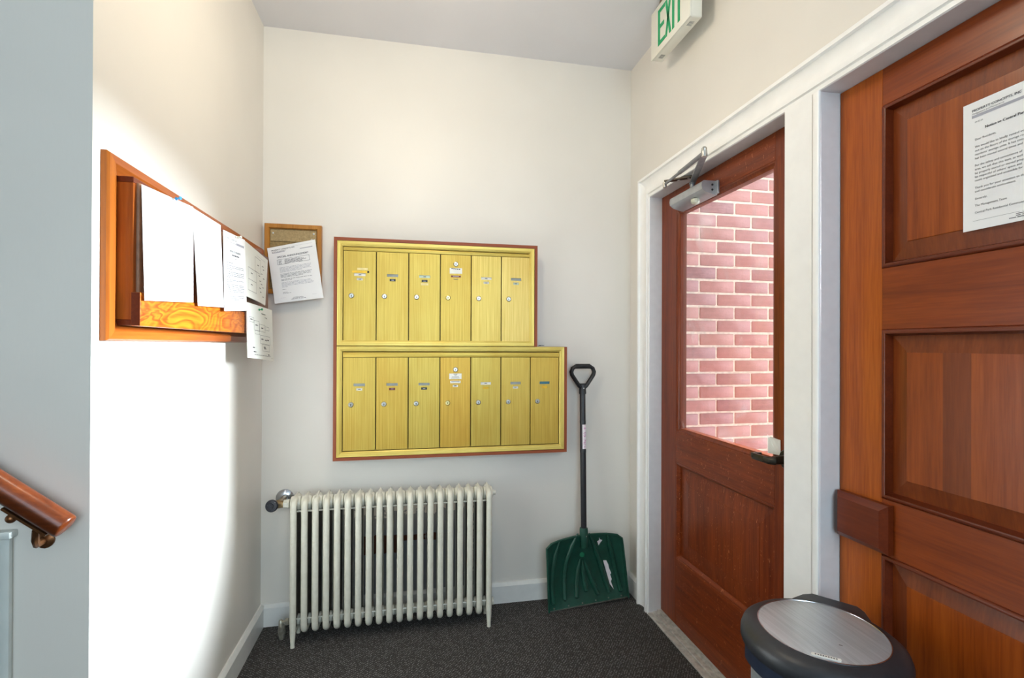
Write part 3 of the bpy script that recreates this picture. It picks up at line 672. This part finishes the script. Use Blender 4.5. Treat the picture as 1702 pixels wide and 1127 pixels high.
# ---------------------------------------------------------------- radiator
rd = thing('radiator', 'cream cast-iron column radiator under the mailboxes', 'radiator', (-.07, 2.35, 0))
NS, X0, PX = 20, -.504, .0453
yf, ybk, zb, zt = 2.296, 2.412, .060, .628
def section(legs):
    path = []; c = .030
    for (cy, cz, a0) in ((yf+c, zt-c, 180), (ybk-c, zt-c+.004, 90), (ybk-c, zb+c, 0), (yf+c, zb+c, -90)):
        for q in range(5):
            a = radians(a0-22.5*q); path.append((0, cy+c*cos(a), cz+c*sin(a)))
    m = MB(); m.tube([Vector(q) for q in path], .0115, 12, True, (Vector((1, 0, 0)), 1.19))
    m.box(-.0095, .0095, yf+.010, ybk-.004, zb+.01, zt-.01)
    # casting crest over the top, and the hubs that join neighbours
    m.vf([(sx_, yy_, zz_) for sx_ in (-.003, .003) for yy_, zz_ in ((yf+.012, zt-.004), (yf+.045, zt+.014), (ybk-.030, zt+.022), (ybk-.008, zt+.014), (ybk-.004, zt-.004))],
         [(0, 1, 2, 3, 4), (9, 8, 7, 6, 5)]+[(k, (k+1) % 5, 5+(k+1) % 5, 5+k) for k in range(5)])
    for hz_, g in ((zt-.022, 1.15), (zb+.030, .80)):
        m.lathe([(.022*g, -.0224), (.027*g, -.020), (.029*g, -.010), (.029*g, .010), (.027*g, .020), (.022*g, .0224)], (0, (yf+ybk)/2, hz_), (1, 0, 0), 16)
    if legs:
        for yy_ in (yf, ybk): m.tube([(0, yy_, .12), (0, yy_-.001, .06), (0, yy_-.003, .012), (0, yy_-.003, 0)], [.0115, .0125, .0085, .0095], 10)
    return m
base = section(False).build('section', 'rad', rd); base.location.x += 0
for v in base.data.vertices: v.co.x += rd.location.x
lg = section(True).build('section', 'rad', rd)
for v in lg.data.vertices: v.co.x += rd.location.x
M['web_shade'] = plain('radiator_web_shade', (104, 96, 84), .6, 0, .15, 40)
for o in (base, lg):   # the flat webs between front and back columns carry gap shade as dark colour
    o.data.materials.append(M['web_shade'])
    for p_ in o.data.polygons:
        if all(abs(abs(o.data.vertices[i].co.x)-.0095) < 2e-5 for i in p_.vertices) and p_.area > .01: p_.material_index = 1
for k in range(NS):
    src = lg if k in (0, NS-1) else base
    if k == 0: o = lg
    elif k == 1: o = base
    else: o = src.copy(); COL.objects.link(o)
    o.location.x = X0+k*PX-rd.location.x
xe = X0+(NS-1)*PX
for (yy_, zz_) in ((2.322, .580), (2.322, .108), (2.386, .580)):
    MB().tube([(X0, yy_, zz_), (xe, yy_, zz_)], .004, 8).build('tie_rod', 'rad', rd)
MB().lathe([(.018, .018), (.018, .026), (.011, .026), (.011, .038), (0, .038)], (xe, 2.354, zt-.022), (1, 0, 0), 12).build('air_plug', 'rad', rd)
MB().lathe([(.018, .018), (.018, .030), (0, .030)], (xe, 2.354, zb+.026), (1, 0, 0), 12).build('air_plug', 'rad', rd)
# supply valve with its black handwheel
vz = zt-.022
va = MB().tube([(-.588, 2.498, .592), (-.588, 2.42, .594), (-.588, 2.375, .600), (-.580, 2.357, vz), (-.556, 2.354, vz)], [.013, .013, .016, .019, .015], 14).build('supply_valve', 'oldbrass', rd)
MB().lathe([(.014, 0), (.014, .004), (.019, .006), (.019, .022), (.021, .024), (.021, .030), (.012, .030)], (X0-.058, 2.354, vz), (1, 0, 0), 6).build('union_nut', 'rad', va, flat=True)
MB().lathe([(.0405, 0), (.0395, .004), (.028, .012), (.015, .014)], (-.586, 2.499, .592), (0, -1, 0), 28).build('wall_plate', 'chrome', va)
ax = Vector((-.012, -.075, .012)).normalized()
MB().lathe([(.012, 0), (.012, .03), (.007, .032), (.007, .055)], (-.588, 2.366, .604), ax, 12).build('valve_stem', 'oldbrass', va)
MB().lathe([(.010, .040), (.024, .044), (.0265, .049), (.0265, .056), (.024, .060), (.012, .061), (.011, .064), (0, .064)], (-.588, 2.366, .604), ax, 24).build('handwheel', 'wheel', va)
# return valve low down, standing on the floor pipe
rv = MB().tube([(-.566, 2.37, 0), (-.566, 2.37, .03), (-.566, 2.368, .06)], [.010, .016, .014], 12).lathe([(.012, 0), (.013, .006), (.009, .028), (.006, .032), (0, .032)], (-.566, 2.368, .055), (-.15, 0, 1), 10).build('return_valve', 'oldnickel', rd)
MB().lathe([(.008, 0), (.008, .016), (.016, .016), (.016, .030), (.010, .031), (.010, .036), (.018, .037), (.018, .044)], (-.563, 2.362, zb+.018), (1, -.1, .1), 6).build('union_nut', 'oldnickel', rv, flat=True)

# ---------------------------------------------------------------- snow shovel
sh = thing('snow_shovel', 'black-handled snow shovel with a ribbed green blade leaning in the corner', 'shovel', (.883, 2.37, 0))
BL, BR_, TLc, TRc = Vector((.664, 2.348, .002)), Vector((1.098, 2.384, .018)), Vector((.655, 2.362, .322)), Vector((1.064, 2.392, .334))
def S(u, v):
    p = (BL*(1-u)+BR_*u)*(1-v)+(TLc*(1-u)+TRc*u)*v
    e = abs(2*u-1)
    p = p+Vector((0, 1, 0))*(.030*sin(pi*min(1, v*1.02))*(1-e**4)+.012*(1-e**6)*min(1, v*6))
    p.z += .026*(1-e**2)*v**3 - .012*max(0, e-.9)*10*v**8
    return p
def bl_uv(px, py):   # photo-measured mark on the blade -> blade coordinates
    A, B, C, D = (125, 1060), (1075, 870), (1000, 150), (90, 290)
    u, v = .5, .5
    for _ in range(30):
        x = (A[0]*(1-u)+B[0]*u)*(1-v)+(D[0]*(1-u)+C[0]*u)*v; y = (A[1]*(1-u)+B[1]*u)*(1-v)+(D[1]*(1-u)+C[1]*u)*v
        u += (px-x)/930*.8; v -= (py-y)/740*.8
    return u, v
m = MB(); NU, NV = 24, 16; vs = []
for off in (0, .005):
    for j in range(NV+1):
        for i in range(NU+1): vs.append(S(i/NU, j/NV)+Vector((0, off, 0)))
q = (NU+1)*(NV+1); fs = []
for j in range(NV):
    for i in range(NU):
        a = j*(NU+1)+i; fs += [(a, a+1, a+NU+2, a+NU+1), (q+a, q+a+NU+1, q+a+NU+2, q+a+1)]
bd = [i for i in range(NU+1)]+[(j+1)*(NU+1)-1 for j in range(1, NV+1)]+[NV*(NU+1)+i for i in range(NU-1, -1, -1)]+[j*(NU+1) for j in range(NV-1, 0, -1)]
fs += [(bd[k], q+bd[k], q+bd[(k+1) % len(bd)], bd[(k+1) % len(bd)]) for k in range(len(bd))]
bld = m.vf(vs, fs).build('blade', 'green', sh)
rim = [S(0, k/8) for k in range(9)]+[S(k/16, 1) for k in range(1, 17)]+[S(1, k/8) for k in range(7, -1, -1)]
MB().tube([r+Vector((0, -.001, 0)) for r in rim], .0055, 8).build('rim', 'green', bld)
for path in ([(245, 270), (200, 420), (170, 600), (160, 760), (175, 955)], [(465, 205), (400, 330), (345, 500), (318, 700), (318, 925)], [(512, 480), (485, 600), (465, 750), (460, 895)], [(540, 500), (548, 600), (560, 720), (580, 825)],
             [(552, 480), (600, 590), (655, 720), (710, 850)], [(600, 200), (690, 360), (750, 510), (805, 670), (850, 825)], [(810, 170), (870, 320), (920, 490), (955, 650), (985, 800)]):
    P = [S(*bl_uv(*c)) for c in path]; n_ = len(P)
    MB().tube([c+Vector((0, -.003, 0)) for c in P]+[P[-1]+Vector((.001, .003, -.006))], [.004]+[.012]*(n_-1)+[.007], 10).build('rib', 'green', bld)
MB().vf([S(k/20, .004)+Vector((0, o_, zz_)) for o_, zz_ in ((-.0015, -.001), (-.0015, .004), (.007, .004), (.007, -.001)) for k in range(21)],
        [(r*21+k, r*21+k+1, ((r+1) % 4)*21+k+1, ((r+1) % 4)*21+k) for r in range(4) for k in range(20)]).build('wear_strip', 'steel', bld)
for c in ((185, 1017), (353, 985), (517, 952), (678, 918), (833, 887), (988, 855)):
    MB().lathe([(.0042, 0), (.0035, .002), (0, .003)], S(*bl_uv(*c)), (0, -1, 0), 10).build('rivet', 'steel', bld)
for poly in ([(730, 230), (740, 250), (770, 255), (745, 290), (730, 320), (708, 275), (730, 262)], [(797, 487), (835, 484), (860, 530), (868, 570), (893, 625), (880, 640), (895, 690), (885, 720), (910, 800), (870, 750), (850, 670), (830, 600)]):
    V = [S(*bl_uv(*c))+Vector((0, -.0012, 0)) for c in poly]; n_ = len(V)
    MB().vf(V+[v_+Vector((0, .001, 0)) for v_ in V], [tuple(range(n_)), tuple(range(2*n_-1, n_-1, -1))]+[(k, (k+1) % n_, n_+(k+1) % n_, n_+k) for k in range(n_)]).build('torn_sticker', 'sticker', bld, flat=True)
MB().lathe([(.014, -.006), (.013, .0035), (0, .0055)], S(*bl_uv(533, 432)), (0, -1, 0), 16).build('mould_spot', 'green_l', bld)
sb = S(*bl_uv(540, 340))+Vector((0, -.014, 0)); st = Vector((.857, 2.392, .378)); gt = Vector((.869, 2.452, 1.098))
dv = (gt-st).normalized()
so = MB().tube([sb, sb.lerp(st, .4)+Vector((0, -.002, 0)), st, st+dv*.012], [.017, .021, .0215, .020], 14).build('socket', 'green', sh)
MB().lathe([(.004, 0), (.003, .002), (0, .003)], sb.lerp(st, .7)+Vector((.006, -.020, 0)), (0, -1, 0), 8).build('rivet', 'steel', so)
MB().tube([st-dv*.02, gt+dv*.01], .0150, 16).build('shaft', 'shaft', sh)
gr = MB().tube([gt-dv*.035, gt-dv*.03, gt], [.018, .019, .0175], 14)
G0 = gt
gx = lambda a, b: G0+Vector((a, -.002+.0*b, b))
loop = [(.0, -.012), (.020, .008), (.042, .040), (.058, .064), (.062, .080), (.055, .098), (.040, .108), (0, .110), (-.040, .108), (-.055, .098), (-.062, .080), (-.058, .064), (-.042, .040), (-.020, .008)]
gr.tube([gx(a, b) for a, b in loop], .0105, 12, True, (Vector((0, 1, 0)), 1.25))
gr.tube([gx(-.02, .010), gx(.02, .010)], .010, 10)
grp = gr.build('grip', 'black', sh)
gg = MB()
for k in range(13): gg.lathe([(.0105, -.0022), (.0132, -.001), (.0132, .001), (.0105, .0022)], gx(-.036+k*.006, .109), (1, 0, 0), 12)
gg.build('grip_ribs', 'black', grp); MB().lathe([(.0035, 0), (.003, .002), (0, .003)], gx(.0, -.004)+Vector((0, -.018, 0)), (0, -1, 0), 8).build('rivet', 'steel', grp)
# hand-lettered sticker wrapped on the shaft
s0, s1 = .785, .908
def sw(t, zz_, r=.0155):
    k = (zz_-st.z)/dv.z; c = st+dv*k; a = radians(-90+t); return c+Vector((r*cos(a), r*sin(a), 0))
V = [sw(-28+i*9, s0+(s1-s0)*j, rr) for rr in (.0150, .0156) for j in (0, 1) for i in range(13)]
stk = MB().vf(V, [(26+i, 27+i, 40+i, 39+i) for i in range(12)]+[(i, 13+i, 14+i, 1+i) for i in range(12)]+[(i, 1+i, 27+i, 26+i) for i in range(12)]+[(13+i, 39+i, 40+i, 14+i) for i in range(12)]+[(0, 26, 39, 13), (12, 25, 51, 38)]).build('sticker', 'sticker', sh)
tm = MB()
for tx, zz0, sz in (('4105', s1-.012, .026), ('Park', s0+.050, .024)):
    v, f = text2d(tx, sz); tm.vf([sw(-6+(y_-.0)/.0156*57*1.0, zz0-x_, .0159) for x_, y_ in v], f)
tm.build('handwriting', 'pink', stk, flat=True)
for zz_ in (s0-.013, s1+.011): MB().lathe([(.0154, -.008), (.0158, -.004), (.0158, .006), (.0153, .009)], st+dv*((zz_-st.z)/dv.z), dv, 14).build('tape', 'binblk', sh)

# ---------------------------------------------------------------- exit sign hung from the ceiling
ex = thing('exit_sign', 'white exit sign with green letters hung from the ceiling by the right wall', 'exit sign', (1.065, 1.88, 2.79))
ex0, ex1 = 1.038, 1.092
MB().box(ex0+.004, ex1, 1.722, 2.038, 2.583, 2.790, .007, 3).build('housing', 'signw', ex)
MB().box(ex0, ex0+.006, 1.722, 2.038, 2.583, 2.790, .002, 2).build('face_plate', 'signw', ex)
MB().box(1.040, 1.090, 1.80, 1.97, 2.790, HC, .004, 2).build('canopy', 'oldbrass', ex)
fe = lambda a, b, h: (ex0-h, a, b)
eb, et = 2.611, 2.765
def strokes(polys):
    m_ = MB()
    for pl in polys: m_.prism(pl, fe, -.001, .0015)
    m_.build('letter', 'signg', ex, flat=True)
sw_ = .0165
strokes([rect(1.956, 1.973, eb, et), rect(1.915, 1.957, et-sw_, et), rect(1.915, 1.957, eb, eb+sw_), rect(1.922, 1.957, (eb+et)/2-sw_/2, (eb+et)/2+sw_/2)])
strokes([[(1.912, eb), (1.897, eb), (1.862, et), (1.877, et)], [(1.862, eb), (1.877, eb), (1.912, et), (1.897, et)]])
strokes([rect(1.838, 1.854, eb, et)])
strokes([rect(1.794, 1.810, eb, et-sw_+.001), rect(1.778, 1.826, et-sw_, et)])
for yc in (1.765, 1.992):
    for k in range(5): MB().box(1.056, 1.076, yc-.012+k*.006-.001, yc-.012+k*.006+.001, 2.5822, 2.5832).build('vent_slot', 'alud', ex)

# ---------------------------------------------------------------- door closer
dc = thing('door_closer', 'silver door closer with a folding arm at the top of the glass door', 'door closer', (XD1, 1.91, 1.95))
cl = [(0, -.028), (.012, -.028), (.050, -.018), (.066, -.006), (.069, .008), (.066, .022), (.058, .028), (0, .028)]
MB().prism(cl, lambda a, b, h: (XD1-a, h, 1.953+b), 1.800, 2.040).build('body', 'alu', dc, ang=25)
MB().prism([(a*1.01, b*1.01) for a, b in cl], lambda a, b, h: (XD1-a, h, 1.953+b), 1.792, 1.800).build('end_cap', 'alu', dc, ang=25)
MB().prism([(a*1.01, b*1.01) for a, b in cl], lambda a, b, h: (XD1-a, h, 1.953+b), 2.040, 2.046).build('end_cap', 'alu', dc, ang=25)
MB().box(XD1-.010, XD1, 1.776, 1.793, 1.928, 1.980, .002).build('mounting_tab', 'alu', dc)
for z in (1.945, 1.965): MB().lathe([(.0045, 0), (.0045, .0015), (0, .0018)], (XD1-.022, 1.792, z), (0, -1, 0), 10).build('screw', 'black', dc)
MB().lathe([(.017, 0), (.018, .006), (.017, .014), (.011, .020), (0, .022)], (XD1-.040, 1.885, 1.932), (0, 0, -1), 18).build('pinion_cap', 'lens', dc)
MB().lathe([(.010, 0), (.010, .022), (.013, .022), (.013, .030), (0, .030)], (XD1-.042, 1.905, 1.978), (0, 0, 1), 14).build('spindle', 'alud', dc)
el = Vector((1.038, 1.625, 2.018)); spn = Vector((XD1-.042, 1.905, 2.006)); foot = Vector((1.083, 1.995, 2.024))
def flatbar(a, b, wd, th_):
    a, b = Vector(a), Vector(b); d = (b-a).normalized(); s_ = Vector((0, 0, 1)).cross(d).normalized(); u = d.cross(s_)
    return MB().vf([p_+s_*sw2*wd/2+u*su*th_/2 for p_ in (a, b) for sw2, su in ((-1, -1), (1, -1), (1, 1), (-1, 1))], [(0, 1, 2, 3), (7, 6, 5, 4), (0, 1, 5, 4), (1, 2, 6, 5), (2, 3, 7, 6), (3, 0, 4, 7)])
flatbar(spn, el+Vector((0, 0, -.006)), .024, .007).build('main_arm', 'alud', dc, flat=True)
mid = el.lerp(foot, .58)
MB().tube([el, mid], .0085, 10).tube([mid, foot], .006, 10).build('fore_arm', 'alud', dc)
MB().lathe([(.0, -.014), (.010, -.014), (.011, .0), (.009, .014), (.010, .016), (.006, .022), (0, .022)], el, (0, 0, 1), 14).build('elbow', 'steel', dc)
MB().lathe([(0, -.014), (.008, -.014), (.009, 0), (.008, .010), (0, .012)], foot, (0, 0, 1), 12).build('pivot', 'steel', dc)
flatbar(foot+Vector((0, 0, .012)), (1.182, 1.905, 2.038), .026, .006).build('shoe_plate', 'bronzed', dc, flat=True)
for t_ in (.45, .75):
    c = foot.lerp(Vector((1.182, 1.905, 2.038)), t_); MB().lathe([(.006, 0), (.005, .003), (0, .004)], (c.x, c.y, 2.027+.012*t_), (0, 0, -1), 10).build('screw', 'steel', dc)

# torn tape by the door lever
tp = MB(); pts = [(1.436, .952), (1.489, .950), (1.489, 1.000), (1.492, 1.012), (1.484, 1.003), (1.476, 1.008), (1.460, 1.004), (1.437, 1.003)]
tp.prism(pts, lambda a, b, h: (XD1-.003-h-.004*sin(a*90), a, b), 0, .0012)
tag(tp.build('torn_tape', 'paper2', flat=True), 'torn piece of white tape stuck on the glass above the door lever', 'tape')

# ---------------------------------------------------------------- step bin
bc = Vector((.945, .998, 0)); bn = thing('trash_can', 'round black trash can with a brushed steel lid beside the doors', 'trash can', bc)
MB().lathe([(.146, .0), (.150, .01), (.150, .06)], bc, (0, 0, 1), 48).build('base_ring', 'binblk', bn)
MB().lathe([(.147, .06), (.149, .575)], bc, (0, 0, 1), 64).build('body', 'binsteel', bn)
MB().lathe([(.150, .560), (.156, .566), (.158, .598), (.150, .600)], bc, (0, 0, 1), 64).build('collar', 'binnavy', bn)
lid = MB().lathe([(.160, .599), (.170, .601), (.1725, .608), (.1722, .622), (.168, .634), (.155, .644), (.138, .6495), (.134, .6505), (.132, .6485), (0, .6485)], bc, (0, 0, 1), 72).build('lid', 'binblk', bn)
MB().lathe([(.1328, .6488), (.1328, .6502), (.130, .6515), (.09, .6535), (.04, .6545), (0, .6548)], bc, (0, 0, 1), 72).build('lid_disc', 'binsteel', lid)
MB().lathe([(.134, .6495), (.1345, .6515), (.1325, .652), (.1318, .6505)], bc, (0, 0, 1), 72).build('lid_ring', 'chrome', lid)
# hinge housing at the back, and the skirt with its step at the front
ha = radians(38); hx = Vector((cos(ha), sin(ha), 0)); hy_ = Vector((-sin(ha), cos(ha), 0))
MB().prism([(.130, -.085), (.172, -.068), (.192, -.050), (.192, .050), (.172, .068), (.130, .085)], lambda a, b, h: tuple(bc+hx*a+hy_*b+Vector((0, 0, h))), .54, .645).build('hinge_housing', 'binblk', bn, flat=True)
fa = ha+pi
def arcband(a0, a1, r0, r1, z0, z1, n=24):
    ang = [a0+(a1-a0)*k/n for k in range(n+1)]
    V = [bc+Vector((r*cos(a), r*sin(a), z)) for r, z in ((r0, z0), (r1, z0), (r1, z1), (r0, z1)) for a in ang]; N_ = n+1
    return MB().vf(V, [(q*N_+k, q*N_+k+1, ((q+1) % 4)*N_+k+1, ((q+1) % 4)*N_+k) for q in range(4) for k in range(n)]+[(0, N_, 2*N_, 3*N_), (n, 3*N_+n, 2*N_+n, N_+n)])
arcband(fa-1.05, fa+.12, .157, .1675, .566, .600).build('lid_skirt', 'binnavy', lid)
arcband(fa+.12, fa+.75, .157, .1665, .582, .600).build('lid_skirt', 'binnavy', lid)
la = radians(231); lr = .121; lx = Vector((-sin(la), cos(la), 0)); ly = Vector((cos(la), sin(la), 0))
MB().prism([(-.026, -.005), (.026, -.005), (.028, 0), (.026, .005), (-.026, .005), (-.028, 0)], lambda a, b, h: tuple(bc+ly*(lr+b)+lx*a+Vector((0, 0, h))), .6515, .6535).build('label_plate', 'cardw', lid, flat=True)
lt = MB()
for k in range(9): lt.prism(rect(-.021+k*.0048, -.018+k*.0048, -.002, .002), lambda a, b, h: tuple(bc+ly*(lr+b)+lx*a+Vector((0, 0, h))), .6535, .6538)
lt.build('label_print', 'ink', lid, flat=True)
MB().box(-.035, .035, -.18, -.13, .012, .024, .003).build('pedal', 'binblk', None)
pd = bpy.data.objects['pedal']; pd.parent = bn; pd.rotation_euler = (0, 0, fa+pi/2)

# ---------------------------------------------------------------- handrail on the stair wall
hr = thing('handrail', 'varnished wooden stair handrail ending by the bright wall corner', 'handrail', (-.70, 1.19, .935))
e0, sl = Vector((-.703, 1.190, .934)), Vector((-.120, 0, .0935)).normalized()
far = e0+sl*1.9
MB().tube([e0, e0+sl*.002, e0+sl*.006, far], [.021, .0235, .0245, .0245], 24).build('rail', 'rail', hr, ang=40)
bk = MB().lathe([(.018, 0), (.018, .004), (.010, .008), (0, .009)], (-.772, YW, .893), (0, -1, 0), 16).tube([(-.772, YW-.004, .893), (-.770, YW-.03, .893), (-.762, 1.197, .908), (-.757, 1.190, .931)], [.007, .007, .007, .006], 8).build('bracket', 'bronze', hr)
flatbar(e0+sl*.018+Vector((-.018, 0, -.0235)), e0+sl*.115+Vector((-.018, 0, -.0235)), .018, .005).build('saddle_strap', 'bronze', hr, flat=True)
MB().ball((-.800, 1.190, .958), .0095).build('bracket_knob', 'bronze', hr)
